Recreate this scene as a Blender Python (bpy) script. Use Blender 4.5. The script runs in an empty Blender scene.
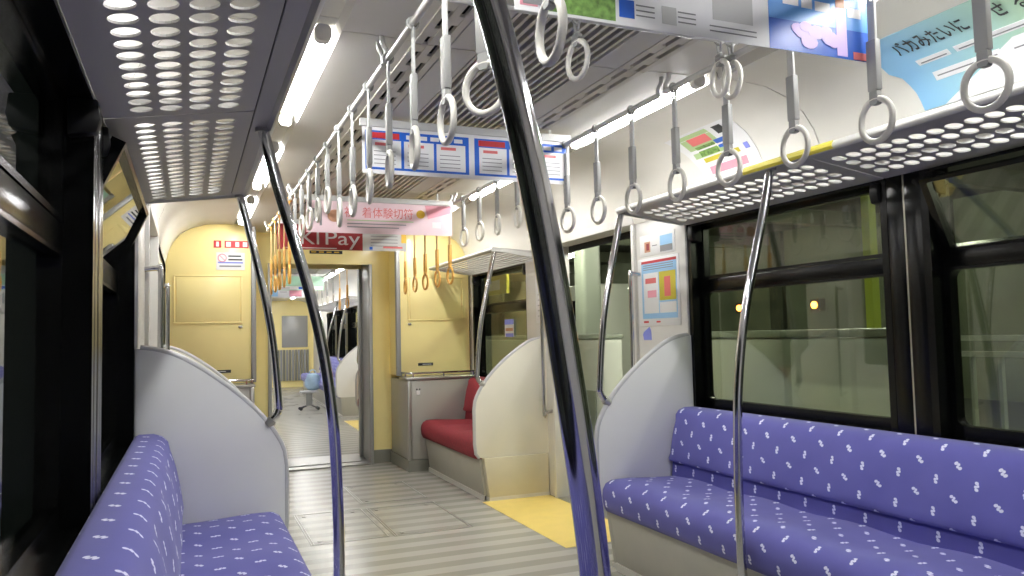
import bpy, bmesh, math, random
from mathutils import Matrix, Vector
random.seed(7)
SC = bpy.context.scene
COL = SC.collection
PI = math.pi

# ------------------------------------------------------------------ camera, world, exposure
F_PX = 776.6
cam_d = bpy.data.cameras.new('camera'); cam = bpy.data.objects.new('camera', cam_d); COL.objects.link(cam)
cam_d.sensor_width = 36.0; cam_d.lens = 36.0*F_PX/1024; cam_d.clip_start = 0.02; cam_d.clip_end = 200
ps, pt, ro = [math.radians(a) for a in (22.595, 3.457, -1.283)]
fw = Vector((math.sin(ps)*math.cos(pt), math.cos(ps)*math.cos(pt), math.sin(pt)))
rt = Vector((math.cos(ps), -math.sin(ps), 0)); up = rt.cross(fw)
R_ = rt*math.cos(ro)+up*math.sin(ro); U_ = up*math.cos(ro)-rt*math.sin(ro)
cam.matrix_world = Matrix(((R_.x, U_.x, -fw.x, .181), (R_.y, U_.y, -fw.y, 0), (R_.z, U_.z, -fw.z, 1.166), (0, 0, 0, 1)))
SC.camera = cam
w = bpy.data.worlds.new('night'); SC.world = w; w.use_nodes = True
w.node_tree.nodes['Background'].inputs[0].default_value = (.010, .012, .012, 1)
w.node_tree.nodes['Background'].inputs[1].default_value = 1.0
SC.view_settings.view_transform = 'Standard'; SC.view_settings.look = 'None'
SC.view_settings.gamma = 1.0; SC.view_settings.use_curve_mapping = False
SC.view_settings.exposure = 0.2
TUBE = 70.0            # radiance of the fluorescent tubes
SC.cycles.max_bounces = 10; SC.cycles.diffuse_bounces = 6; SC.cycles.glossy_bounces = 5
SC.cycles.transparent_max_bounces = 16; SC.cycles.caustics_reflective = False; SC.cycles.caustics_refractive = False
SC.cycles.sample_clamp_indirect = 4.0

# ------------------------------------------------------------------ materials
def lin(c):
    return tuple(((v/255)/12.92 if v/255 <= .04045 else ((v/255+.055)/1.055)**2.4) for v in c)+(1,)
MATS = {}
def mat(name, col, rough=.5, metal=0, emit=0, noise=0, nscale=30, spec=.5, bump=0, coat=0):
    m = bpy.data.materials.new(name); m.use_nodes = True; n = m.node_tree.nodes; l = m.node_tree.links
    b = n['Principled BSDF']; c = lin(col)
    b.inputs['Base Color'].default_value = c; b.inputs['Roughness'].default_value = rough
    b.inputs['Metallic'].default_value = metal; b.inputs['Specular IOR Level'].default_value = spec
    if coat: b.inputs['Coat Weight'].default_value = coat; b.inputs['Coat Roughness'].default_value = .1
    if emit:
        b.inputs['Emission Color'].default_value = c; b.inputs['Emission Strength'].default_value = emit
    if noise or bump:
        g = n.new('ShaderNodeNewGeometry'); t = n.new('ShaderNodeTexNoise'); t.inputs['Scale'].default_value = nscale
        t.inputs['Detail'].default_value = 4
        l.new(g.outputs['Position'], t.inputs['Vector'])
        if noise:
            r = n.new('ShaderNodeMapRange'); r.inputs['From Min'].default_value = .3; r.inputs['From Max'].default_value = .7
            r.inputs['To Min'].default_value = 1-noise; r.inputs['To Max'].default_value = 1+noise*.3
            l.new(t.outputs['Fac'], r.inputs['Value'])
            mx = n.new('ShaderNodeVectorMath'); mx.operation = 'SCALE'; mx.inputs[0].default_value = c[:3]
            l.new(r.outputs['Result'], mx.inputs['Scale']); l.new(mx.outputs['Vector'], b.inputs['Base Color'])
        if bump:
            bp = n.new('ShaderNodeBump'); bp.inputs['Strength'].default_value = bump; bp.inputs['Distance'].default_value = .002
            l.new(t.outputs['Fac'], bp.inputs['Height']); l.new(bp.outputs['Normal'], b.inputs['Normal'])
    MATS[name] = m; return m

mat('cove', (226, 223, 214), .38, noise=.04, nscale=4)
mat('panel_white', (214, 212, 206), .4, noise=.04, nscale=5)
mat('ceil_grey', (212, 210, 205), .5)
mat('void', (12, 12, 12), .8)
mat('slat', (218, 213, 202), .4)
mat('rack_grey', (176, 174, 170), .45)
mat('rack_bar', (196, 195, 191), .3, metal=.2)
mat('black', (8, 9, 9), .22, spec=.22)
mat('black_matt', (8, 8, 9), .5, spec=.3)
mat('seam', (176, 172, 160), .25, metal=.6)
mat('chrome', (200, 200, 202), .1, metal=1)
mat('steel', (176, 175, 172), .28, metal=.8)
mat('part_grey', (228, 228, 226), .42, noise=.02, nscale=6)
mat('part_cream', (226, 223, 210), .42, noise=.02, nscale=6)
mat('rim', (186, 186, 187), .4)
mat('kick', (168, 166, 154), .45, noise=.04, nscale=8)
mat('kick_cream', (202, 196, 172), .45, noise=.04, nscale=8)
mat('base_line', (205, 203, 196), .4)
mat('yellow_wall', (255, 238, 166), .35, noise=.03, nscale=5, coat=.2)
mat('yellow_floor', (242, 214, 120), .3, noise=.06, nscale=10)
mat('yellow_print', (200, 188, 60), .4)
mat('ring', (226, 223, 213), .35)
mat('strap_grey', (150, 150, 147), .45)
mat('belt', (190, 190, 187), .7)
mat('ring_orange', (230, 176, 88), .35)
mat('belt_orange', (232, 196, 136), .7)
mat('tube', (250, 250, 250), .4, emit=TUBE)
mat('tube_cap', (215, 213, 208), .4)
mat('paper', (232, 232, 232), .45)
mat('paper_grey', (190, 190, 188), .45)
mat('paper_pink', (232, 205, 212), .45)
mat('pink', (222, 150, 165), .5)
mat('blue', (28, 96, 200), .4)
mat('sky_blue', (84, 150, 220), .3)
mat('deep_blue', (36, 92, 190), .3)
mat('pale_blue', (150, 196, 232), .4)
mat('mint', (165, 205, 180), .4)
mat('green_print', (120, 160, 80), .5, noise=.6, nscale=60)
mat('leaf_print', (170, 195, 140), .5)
mat('lilac', (205, 180, 235), .4)
mat('red_print', (190, 45, 50), .5)
mat('soft_red', (216, 110, 110), .5)
mat('maroon', (140, 30, 36), .45)
mat('ink', (40, 42, 44), .6)
mat('ink_grey', (130, 130, 132), .6)
mat('ochre', (212, 170, 50), .5)
mat('skin_print', (200, 150, 120), .5)
mat('cabinet_grey', (168, 167, 160), .35, metal=.25)
mat('cabinet_dark', (128, 128, 118), .4)
mat('end_grey', (158, 159, 158), .35, metal=.3)
mat('red_seat', (132, 30, 44), .85, noise=.35, nscale=90, bump=.3)
mat('plat_floor', (98, 100, 92), .6, noise=.2, nscale=3)
mat('plat_wall', (112, 120, 98), .7, noise=.3, nscale=1.5)
mat('plat_dark', (60, 66, 52), .7, noise=.3, nscale=2)
mat('gate_white', (206, 210, 196), .4)
mat('gate_grey', (150, 158, 142), .4)
mat('pole_green', (170, 190, 40), .5)
mat('orange_lamp', (255, 150, 60), .4, emit=18)
mat('plat_tube', (250, 250, 230), .4, emit=170)
mat('led_blue', (140, 150, 255), .4, emit=1.0)
mat('denim', (168, 194, 216), .85, noise=.15, nscale=40)
mat('shirt', (205, 205, 205), .85)
mat('skin', (214, 168, 140), .5)
mat('hair', (24, 20, 18), .6)
mat('shoe', (40, 40, 44), .5)
mat('violet', (70, 62, 150), .8)
mat('sticker_blue', (130, 140, 220), .5)

def glass_mat():
    m = bpy.data.materials.new('window_glass'); m.use_nodes = True; n = m.node_tree.nodes; l = m.node_tree.links
    n.remove(n['Principled BSDF']); out = n['Material Output']
    t = n.new('ShaderNodeBsdfTransparent'); t.inputs[0].default_value = (.80, .84, .76, 1)
    g = n.new('ShaderNodeBsdfGlossy'); g.inputs['Roughness'].default_value = .01; g.inputs[0].default_value = (.9, .9, .9, 1)
    ge = n.new('ShaderNodeNewGeometry'); dt = n.new('ShaderNodeVectorMath'); dt.operation = 'DOT_PRODUCT'
    l.new(ge.outputs['Normal'], dt.inputs[0]); l.new(ge.outputs['Incoming'], dt.inputs[1])
    def mth(op, a, b=None):
        k = n.new('ShaderNodeMath'); k.operation = op
        for i, v_ in enumerate((a, b)):
            if v_ is None: continue
            if isinstance(v_, (int, float)): k.inputs[i].default_value = v_
            else: l.new(v_, k.inputs[i])
        return k
    fr = mth('ADD', mth('MULTIPLY', mth('POWER', mth('SUBTRACT', 1.0, mth('ABSOLUTE', dt.outputs['Value']).outputs[0]).outputs[0], 5.0).outputs[0], .91).outputs[0], .085)
    mx = n.new('ShaderNodeMixShader'); l.new(fr.outputs[0], mx.inputs[0]); l.new(t.outputs[0], mx.inputs[1]); l.new(g.outputs[0], mx.inputs[2])
    l.new(mx.outputs[0], out.inputs['Surface']); MATS['glass'] = m
glass_mat()

class NG:
    """tiny expression helper for shader math"""
    def __init__(s, name, rough):
        m = bpy.data.materials.new(name); m.use_nodes = True; s.m = m; s.n = m.node_tree.nodes; s.l = m.node_tree.links
        s.b = s.n['Principled BSDF']; s.b.inputs['Roughness'].default_value = rough; MATS[name] = m
    def f(s, op, *a):
        k = s.n.new('ShaderNodeMath'); k.operation = op
        for i, v in enumerate(a):
            if isinstance(v, (int, float)): k.inputs[i].default_value = v
            else: s.l.new(v, k.inputs[i])
        return k.outputs[0]
    def mix(s, fac, a, b):
        k = s.n.new('ShaderNodeMix'); k.data_type = 'RGBA'
        s.l.new(fac, k.inputs[0])
        for i, v in ((6, a), (7, b)):
            if isinstance(v, tuple): k.inputs[i].default_value = v
            else: s.l.new(v, k.inputs[i])
        return k.outputs[2]

def fabric():
    g = NG('seat_fabric', .9)
    uv = g.n.new('ShaderNodeUVMap'); sp = g.n.new('ShaderNodeSeparateXYZ'); g.l.new(uv.outputs[0], sp.inputs[0])
    PU, PV = .150, .060
    v = g.f('DIVIDE', sp.outputs[1], PV); row = g.f('FLOOR', v); odd = g.f('MODULO', g.f('ABSOLUTE', row), 2.0)
    u = g.f('ADD', g.f('DIVIDE', sp.outputs[0], PU), g.f('MULTIPLY', odd, .5))
    x = g.f('MULTIPLY', g.f('SUBTRACT', g.f('FRACT', u), .5), PU); y = g.f('MULTIPLY', g.f('SUBTRACT', g.f('FRACT', v), .5), PV)
    sg = g.f('SUBTRACT', g.f('MULTIPLY', odd, 2.0), 1.0)
    a = .40
    x2 = g.f('ADD', g.f('MULTIPLY', x, math.cos(a)), g.f('MULTIPLY', g.f('MULTIPLY', y, sg), math.sin(a)))
    y2 = g.f('SUBTRACT', g.f('MULTIPLY', y, math.cos(a)), g.f('MULTIPLY', g.f('MULTIPLY', x, sg), math.sin(a)))
    def blob(cx, cy, kx, ky, r):
        dx = g.f('MULTIPLY', g.f('SUBTRACT', x2, cx), kx); dy = g.f('MULTIPLY', g.f('SUBTRACT', y2, cy), ky)
        return g.f('SUBTRACT', g.f('SQRT', g.f('ADD', g.f('MULTIPLY', dx, dx), g.f('MULTIPLY', dy, dy))), r)
    d = g.f('MINIMUM', g.f('MINIMUM', blob(.003, .003, 1, 1, .0052), blob(-.003, -.003, 1, 1, .0052)), g.f('MINIMUM', blob(-.005, .0105, .8, 1, .0058), blob(.005, -.0105, .8, 1, .0058)))
    fac = g.f('LESS_THAN', d, 0.0)
    no = g.n.new('ShaderNodeTexNoise'); no.inputs['Scale'].default_value = 7; g.l.new(uv.outputs[0], no.inputs['Vector'])
    base = g.mix(no.outputs['Fac'], lin((76, 75, 146)), lin((92, 91, 164)))
    g.l.new(g.mix(fac, base, lin((220, 222, 240))), g.b.inputs['Base Color'])
    g.b.inputs['Sheen Weight'].default_value = .15
    n2 = g.n.new('ShaderNodeTexNoise'); n2.inputs['Scale'].default_value = 420; g.l.new(uv.outputs[0], n2.inputs['Vector'])
    bp = g.n.new('ShaderNodeBump'); bp.inputs['Strength'].default_value = .25; bp.inputs['Distance'].default_value = .001
    g.l.new(n2.outputs['Fac'], bp.inputs['Height']); g.l.new(bp.outputs['Normal'], g.b.inputs['Normal'])
fabric()

def floor_mat():
    g = NG('floor_striped', .3)
    ge = g.n.new('ShaderNodeNewGeometry'); sp = g.n.new('ShaderNodeSeparateXYZ'); g.l.new(ge.outputs['Position'], sp.inputs[0])
    no = g.n.new('ShaderNodeTexNoise'); no.inputs['Scale'].default_value = 3; no.inputs['Detail'].default_value = 6; g.l.new(ge.outputs['Position'], no.inputs['Vector'])
    s = g.f('FRACT', g.f('ADD', g.f('DIVIDE', sp.outputs[1], .18), .15))
    fac = g.f('GREATER_THAN', s, .5)
    c = g.mix(fac, lin((176, 174, 166)), lin((150, 148, 141)))
    k = g.f('MULTIPLY', g.f('SUBTRACT', no.outputs['Fac'], .5), .8); k.node.use_clamp = True
    g.l.new(g.mix(k, c, lin((164, 162, 154))), g.b.inputs['Base Color'])
    r = g.f('ADD', g.f('MULTIPLY', no.outputs['Fac'], .15), .15); g.l.new(r, g.b.inputs['Roughness'])
floor_mat()

def grad_mat(name, c0, c1, axis, a, b, c2=None):
    """printed colour wash along one axis"""
    g = NG(name, .4)
    ge = g.n.new('ShaderNodeNewGeometry'); sp = g.n.new('ShaderNodeSeparateXYZ'); g.l.new(ge.outputs['Position'], sp.inputs[0])
    r = g.n.new('ShaderNodeMapRange'); r.inputs[1].default_value = a; r.inputs[2].default_value = b; g.l.new(sp.outputs[axis], r.inputs[0])
    g.l.new(g.mix(r.outputs[0], lin(c0), lin(c1)), g.b.inputs['Base Color'])
grad_mat('print_wash', (140, 190, 226), (180, 208, 156), 1, 1.9, 1.35)

# ------------------------------------------------------------------ mesh building
XF = Matrix.Identity(4)
WLOC = {}
class use:
    """apply a further transform to everything built inside"""
    def __init__(s, m): s.m = m
    def __enter__(s):
        global XF
        s.old = XF; XF = XF @ s.m
    def __exit__(s, *a):
        global XF
        XF = s.old
RIGHT = Matrix(((-1, 0, 0, 2.6), (0, 1, 0, 0), (0, 0, 1, 0), (0, 0, 0, 1)))
def side_m(s): return RIGHT if s == 'right' else Matrix.Identity(4)

class MB:
    def __init__(s): s.v = []; s.f = []; s.uv = None
    def box(s, x0, x1, y0, y1, z0, z1):
        n = len(s.v)
        s.v += [(x, y, z) for z in (z0, z1) for y in (y0, y1) for x in (x0, x1)]
        s.f += [tuple(n+i for i in q) for q in ((0, 2, 3, 1), (4, 5, 7, 6), (0, 1, 5, 4), (2, 6, 7, 3), (0, 4, 6, 2), (1, 3, 7, 5))]
        return s
    def prism(s, pts, axis, a, b):
        """closed 2-D outline swept between a and b along axis (y: pts are x,z; x: pts are y,z; z: pts are x,y)"""
        n = len(s.v); k = len(pts)
        def P(p, t): return {'y': (p[0], t, p[1]), 'x': (t, p[0], p[1]), 'z': (p[0], p[1], t)}[axis]
        s.v += [P(p, a) for p in pts]+[P(p, b) for p in pts]
        ar = sum(pts[i][0]*pts[(i+1) % k][1]-pts[(i+1) % k][0]*pts[i][1] for i in range(k))
        flip = (ar > 0) != (axis == 'y')
        A = list(range(n, n+k)); B = list(range(n+k, n+2*k))
        if flip: s.f += [tuple(A[::-1]), tuple(B)]+[(A[i], A[(i+1) % k], B[(i+1) % k], B[i]) for i in range(k)]
        else: s.f += [tuple(A), tuple(B[::-1])]+[(A[(i+1) % k], A[i], B[i], B[(i+1) % k]) for i in range(k)]
        return s
    def tube(s, path, r, n=12, closed=False, caps=True):
        path = [Vector(p) for p in path]; k = len(path); rings = []; nrm = None
        for i, p in enumerate(path):
            a = path[i-1] if (i or closed) else p; b = path[(i+1) % k] if (i < k-1 or closed) else p
            t = (b-a).normalized()
            if nrm is None: nrm = t.orthogonal().normalized()
            nrm = (nrm-t*nrm.dot(t)).normalized(); bi = t.cross(nrm)
            rad = r[i] if isinstance(r, (list, tuple)) else r
            o = len(s.v); rings.append(o)
            s.v += [tuple(p+nrm*rad*math.cos(2*PI*j/n)+bi*rad*math.sin(2*PI*j/n)) for j in range(n)]
        for i in range(k if closed else k-1):
            a, b = rings[i], rings[(i+1) % k]
            s.f += [(a+j, a+(j+1) % n, b+(j+1) % n, b+j) for j in range(n)]
        if caps and not closed:
            s.f += [tuple(rings[0]+j for j in range(n))[::-1], tuple(rings[-1]+j for j in range(n))]
        return s
    def torus(s, c, R, r, ax='x', n=28, m=10, sy=1.0):
        pts = []
        for i in range(n):
            a = 2*PI*i/n; u, v = R*math.cos(a), R*math.sin(a)*sy
            pts.append({'x': (c[0], c[1]+u, c[2]+v), 'y': (c[0]+u, c[1], c[2]+v), 'z': (c[0]+u, c[1]+v, c[2])}[ax])
        return s.tube(pts, r, m, closed=True)
    def sweep(s, prof, ys, fn=None, cap=True):
        """closed x,z profile lofted along y with metric uv; fn(y, i, p) may move the point"""
        if s.uv is None: s.uv = {}
        n = len(s.v); k = len(prof); arc = [0]
        for i in range(k): arc.append(arc[-1]+math.dist(prof[i], prof[(i+1) % k]))
        for y in ys:
            for i, p in enumerate(prof):
                q = fn(y, i, p) if fn else (p[0], y, p[1]); s.v.append(q)
        for j in range(len(ys)-1):
            for i in range(k):
                i2 = (i+1) % k; a, b, c, d = n+j*k+i, n+j*k+i2, n+(j+1)*k+i2, n+(j+1)*k+i
                s.uv[len(s.f)] = [(ys[j], arc[i]), (ys[j], arc[i+1]), (ys[j+1], arc[i+1]), (ys[j+1], arc[i])]
                s.f.append((a, b, c, d))
        if cap:
            s.f.append(tuple(n+i for i in range(k))[::-1]); s.f.append(tuple(n+(len(ys)-1)*k+i for i in range(k)))
        return s
    def build(s, name, m, parent=None, smooth=0, bevel=0, kind=None, seg=2):
        me = bpy.data.meshes.new(name)
        vs = [XF @ Vector(v) for v in s.v]
        lo = Vector([min(v[i] for v in vs) for i in range(3)]); hi = Vector([max(v[i] for v in vs) for i in range(3)])
        org = Vector(((lo.x+hi.x)/2, (lo.y+hi.y)/2, lo.z))
        fl = XF.determinant() < 0
        fs = [f[::-1] if fl else f for f in s.f]
        me.from_pydata([tuple(v-org) for v in vs], [], fs)
        if s.uv:
            lay = me.uv_layers.new(name='UVMap')
            for p in me.polygons:
                if p.index in s.uv:
                    q = s.uv[p.index]; q = q[::-1] if fl else q
                    for li, c in zip(p.loop_indices, q): lay.data[li].uv = c
        if bevel:
            bm = bmesh.new(); bm.from_mesh(me)
            bmesh.ops.recalc_face_normals(bm, faces=bm.faces)
            eds = [e for e in bm.edges if e.is_manifold and e.calc_face_angle(0) > .5]
            bmesh.ops.bevel(bm, geom=eds, offset=bevel, segments=seg, profile=.5, affect='EDGES', clamp_overlap=True)
            bm.to_mesh(me); bm.free(); smooth = smooth or 35
        if smooth:
            me.polygons.foreach_set('use_smooth', [True]*len(me.polygons)); me.set_sharp_from_angle(angle=math.radians(smooth))
        me.materials.append(MATS[m]); me.update()
        o = bpy.data.objects.new(name, me); COL.objects.link(o)
        o.location = org - (WLOC[parent.name] if parent else Vector()); WLOC[o.name] = org
        if parent: o.parent = parent
        if kind: o['kind'] = kind
        return o

def tag(o, label, cat, group=None):
    o['label'] = label; o['category'] = cat
    if group: o['group'] = group
    return o
def thing(name, label, cat, loc, group=None, kind=None):
    o = bpy.data.objects.new(name, None); COL.objects.link(o); o.empty_display_size = .05
    p = XF @ Vector(loc); o.location = p; WLOC[o.name] = p
    if kind: o['kind'] = kind
    if label: o['label'] = label
    if cat: o['category'] = cat
    if group: o['group'] = group
    return o
def struct(name, loc, label=None):
    o = thing(name, label, None, loc, kind='structure'); return o
def copy_tree(o, parent=None):
    c = o.copy(); COL.objects.link(c); c.parent = parent
    for ch in list(o.children): copy_tree(ch, c)
    return c
def bx(name, m, parent, *a, **k): return MB().box(*a).build(name, m, parent, **k)
def lerp(a, b, t): return a+(b-a)*t
def smooth_path(pts, n=8):
    """Catmull-Rom through pts"""
    out = []; P = [pts[0]]+list(pts)+[pts[-1]]
    for i in range(1, len(P)-2):
        for j in range(n):
            t = j/n; a, b, c, d = [Vector(q) for q in P[i-1:i+3]]
            out.append(tuple(.5*((2*b)+(c-a)*t+(2*a-5*b+4*c-d)*t*t+(3*b-a-3*c+d)*t**3)))
    out.append(tuple(pts[-1])); return out
def arc_pts(cx, cy, rx, ry, a0, a1, n): return [(cx+rx*math.cos(lerp(a0, a1, i/n)), cy+ry*math.sin(lerp(a0, a1, i/n))) for i in range(n+1)]
def rrect(x0, x1, y0, y1, r, n=4):
    return (arc_pts(x1-r, y1-r, r, r, 0, PI/2, n)+arc_pts(x0+r, y1-r, r, r, PI/2, PI, n)
            + arc_pts(x0+r, y0+r, r, r, PI, 1.5*PI, n)+arc_pts(x1-r, y0+r, r, r, 1.5*PI, 2*PI, n))
def lettering(txt, size, m, parent, org, ux, uy, name='lettering', align='LEFT', sx=1.0, ext=.0004, stretch=None, bold=0):
    cu = bpy.data.curves.new('t', 'FONT'); cu.body = txt; cu.size = size; cu.extrude = ext; cu.align_x = align; cu.offset = size*bold; cu.resolution_u = 3
    to = bpy.data.objects.new('t', cu); COL.objects.link(to)
    me = bpy.data.meshes.new_from_object(to.evaluated_get(bpy.context.evaluated_depsgraph_get()))
    COL.objects.unlink(to); bpy.data.objects.remove(to); bpy.data.curves.remove(cu)
    ux = Vector(ux); uy = Vector(uy); uz = ux.cross(uy); org = Vector(org)
    vs = [v.co.copy() for v in me.vertices]
    if stretch and vs:
        wd = max(v.x for v in vs)-min(v.x for v in vs); sx = stretch/wd
    b = MB(); b.v = [tuple(org+ux*v.x*sx+uy*v.y+uz*v.z) for v in vs]; b.f = [tuple(p.vertices) for p in me.polygons]
    bpy.data.meshes.remove(me)
    if not b.v: return None
    return b.build(name, m, parent)
ORD = ['first', 'second', 'third', 'fourth', 'fifth', 'sixth', 'seventh', 'eighth', 'ninth', 'tenth', 'eleventh', 'twelfth', 'thirteenth', 'fourteenth', 'fifteenth', 'sixteenth', 'seventeenth', 'eighteenth', 'nineteenth', 'twentieth']

# ------------------------------------------------------------------ carriage shell
COVE = [(0.0, 1.80), (.02, 1.90), (.055, 1.98), (.11, 2.05), (.19, 2.10), (.30, 2.135), (.47, 2.146), (.525, 2.138), (.535, 2.178), (.615, 2.178), (.625, 2.138), (.69, 2.14), (.86, 2.135)]
WIN_N = [0]; DOOR_N = [0]; TRIM_N = [0]; BASE_N = [0]

def window(side, y0, y1, open_upper=0, lab=''):
    WIN_N[0] += 1
    with use(side_m(side) @ Matrix.Translation((-.02, 0, 0))):
        t = struct('window_%d' % WIN_N[0], (-.05, (y0+y1)/2, .78), lab)
        # black surround with a deep reveal
        m = MB()
        m.box(-.11, 0, y0, y0+.03, .74, 1.735).box(-.11, 0, y1-.03, y1, .74, 1.735)
        m.box(-.11, 0, y0+.03, y1-.03, .74, .765).box(-.11, .0, y0+.03, y1-.03, 1.715, 1.735)
        m.build('frame', 'black', t)
        bx('mid_rail', 'black', t, -.11, -.06, y0+.03, y1-.03, 1.372, 1.434, bevel=.004)
        # lower sash: rounded opening
        out = rrect(y0+.03, y1-.03, .765, 1.372, .004, 4); inn = rrect(y0+.062, y1-.05, .812, 1.362, .03, 4)
        k = len(out); s = MB()
        for X in (-.06, -.10): s.v += [(X, p[0], p[1]) for p in out]+[(X, p[0], p[1]) for p in inn]
        for i in range(k):
            j = (i+1) % k
            s.f += [(i, j, k+j, k+i), (2*k+j, 2*k+i, 3*k+i, 3*k+j), (k+i, k+j, 3*k+j, 3*k+i)]
        s.build('lower_sash', 'black', t, smooth=30)
        bx('pane', 'glass', t, -.088, -.084, y0+.045, y1-.04, .775, 1.368)
        # upper hopper sash, hinged at its foot
        up_t = MB(); z0, z1 = 1.437, 1.712; a = open_upper
        def H(x, z):   # lean inward about the bottom edge
            dz = z-z0; dx = x+.08
            return (-.08+dx*math.cos(a)+dz*math.sin(a), z0+dz*math.cos(a)-dx*math.sin(a))
        def hb(mb, xa, xb, ya, yb, za, zb):
            n = len(mb.v)
            mb.box(xa, xb, ya, yb, za, zb)
            for i in range(n, n+8):
                v = mb.v[i]; q = H(v[0], v[2]); mb.v[i] = (q[0], v[1], q[1])
        f = MB(); Y0, Y1 = y0+.035, y1-.035
        hb(f, -.095, -.06, Y0, Y0+.028, z0, z1); hb(f, -.095, -.06, Y1-.028, Y1, z0, z1)
        hb(f, -.095, -.06, Y0+.028, Y1-.028, z0, z0+.014); hb(f, -.095, -.06, Y0+.028, Y1-.028, z1-.014, z1)
        f.build('upper_sash', 'black', t)
        p = MB(); hb(p, -.08, -.076, Y0+.02, Y1-.02, z0+.008, z1-.008); p.build('pane', 'glass', t)
        for yc in (y0+.045, y1-.045):
            c = MB(); c.prism([(-.05, 1.63), (.008, 1.64), (.016, 1.67), (.01, 1.715), (-.05, 1.715)], 'y', yc-.02, yc+.02)
            c.build('catch', 'black_matt', t, bevel=.004)
        if open_upper:
            for yc in (Y0+.02, Y1-.02):
                MB().tube([(-.07, yc, 1.67), H(-.07, 1.62)[:1]+(yc,)+H(-.07, 1.62)[1:]], .004, 6).build('stay_arm', 'black_matt', t)
    return t

def pillar(parent, y0, y1):
    bx('pillar', 'black', parent, -.11, .0, y0, (y0+y1)/2-.004, .74, 1.735, bevel=.004)
    bx('pillar', 'black', parent, -.11, .0, (y0+y1)/2+.004, y1, .74, 1.735, bevel=.004)
    bx('seam_strip', 'seam', parent, -.05, -.003, (y0+y1)/2-.004, (y0+y1)/2+.004, .74, 1.73)

def wall(name, side, ymin, yend, door_open, detail=True):
    with use(side_m(side) @ Matrix.Translation((-.02, 0, 0))):
        t = struct(name, (-.06, ymin, 0), None)
        D0, D1 = 3.95, 5.05
        bx('lower_panel', 'panel_white', t, -.12, 0, ymin, 3.43, 0, .74)
        bx('lower_panel', 'panel_white', t, -.12, 0, 5.55, yend, 0, .74)
        bx('upper_panel', 'panel_white', t, -.12, 0, ymin, 3.43, 1.735, 1.82)
        bx('upper_panel', 'panel_white', t, -.12, 0, 5.55, yend, 1.735, 1.82)
        bx('pier', 'panel_white', t, -.12, .012, 3.43, D0-.03, 0, 1.82, bevel=.004)
        bx('pier', 'panel_white', t, -.12, .012, D1+.03, 5.55, 0, 1.82, bevel=.004)
        bx('door_post', 'panel_white', t, -.12, .03, D0-.03, D0, 0, 1.80, bevel=.004)
        bx('door_post', 'panel_white', t, -.12, .03, D1, D1+.03, 0, 1.80, bevel=.004)
        bx('door_header', 'panel_white', t, -.12, .03, D0-.03, D1+.03, 1.80, 1.95, bevel=.006)
        bx('end_pier', 'panel_white', t, -.12, 0, 6.82, yend, .74, 1.735)
        # roof-side skin that keeps the night out
        bx('roof_skin', 'void', t, -.14, -.12, ymin, yend, 1.76, 2.3)
        for b in ([(2.0, 2.15), (.57, .72)] if ymin > -2 else [(2.0, 2.15), (.57, .72), (-.86, -.71)]): pillar(t, *b)
        if ymin > -2: bx('rear_panel', 'panel_white', t, -.12, 0, ymin, -.7, .74, 1.735)
        else: bx('rear_panel', 'panel_white', t, -.12, 0, ymin, -2.2, .74, 1.735)
        if not door_open:
            DOOR_N[0] += 1
            d = struct('door_%d' % DOOR_N[0], (-.05, (D0+D1)/2, 0), None)
            mid = (D0+D1)/2
            for a, b in ((D0, mid-.004), (mid+.004, D1)):
                out = rrect(a, b, 0.0, 1.80, .002, 3); inn = rrect(a+.10, b-.09, .85, 1.62, .03, 3); k = len(out); s = MB()
                for X in (-.03, -.06): s.v += [(X, p[0], p[1]) for p in out]+[(X, p[0], p[1]) for p in inn]
                for i in range(k):
                    j = (i+1) % k
                    s.f += [(i, j, k+j, k+i), (2*k+j, 2*k+i, 3*k+i, 3*k+j), (k+i, k+j, 3*k+j, 3*k+i), (j, i, 2*k+i, 2*k+j)]
                lf = s.build('door_leaf', 'panel_white', d, smooth=30)
                bx('pane', 'glass', lf, -.047, -.043, a+.085, b-.075, .835, 1.635)
                g = MB(); g.box(-.032, -.026, b-.035 if a == D0 else a+.01, b-.01 if a == D0 else a+.035, .9, 1.3); g.build('finger_pull', 'steel', lf)
    return t

def ceiling(name, ymin, yend, cuts, detail=True):
    t = struct(name, (1.3, (ymin+yend)/2, 2.14), None)
    bx('roof_lining', 'void', t, -.14, 2.74, ymin, yend, 2.30, 2.32)
    ys = [ymin]+cuts+[yend]
    for i in range(len(ys)-1):
        a, b = ys[i]+.003, ys[i+1]-.003
        for s in ('left', 'right'):
            with use(side_m(s)):
                pr = COVE+[(p[0]-.004 if p[0] < .06 else p[0], p[1]+.008) for p in COVE[::-1]]
                MB().prism(pr, 'y', a, b).build('cove_panel', 'cove', t, smooth=40)
                # line-flow outlet: three bars bridged at intervals, dark behind
                m = MB()
                for x0, x1 in ((.86, .885), (.905, .93), (.95, .975)): m.box(x0, x1, a, b, 2.128, 2.142)
                q = a
                while q < b-.05:
                    m.box(.885, .905, q, q+.07, 2.130, 2.140); m.box(.93, .95, q+.1, min(q+.17, b), 2.130, 2.140); q += .21
                m.build('air_outlet', 'slat', t)
                bx('flat_panel', 'ceil_grey', t, .98, 1.085, a, b, 2.128, 2.14)
        for k in range(13):
            x = 1.10+k*.0333
            bx('grille_slat', 'slat', t, x-.006, x+.006, a, b, 2.132, 2.152)
    return t

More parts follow.
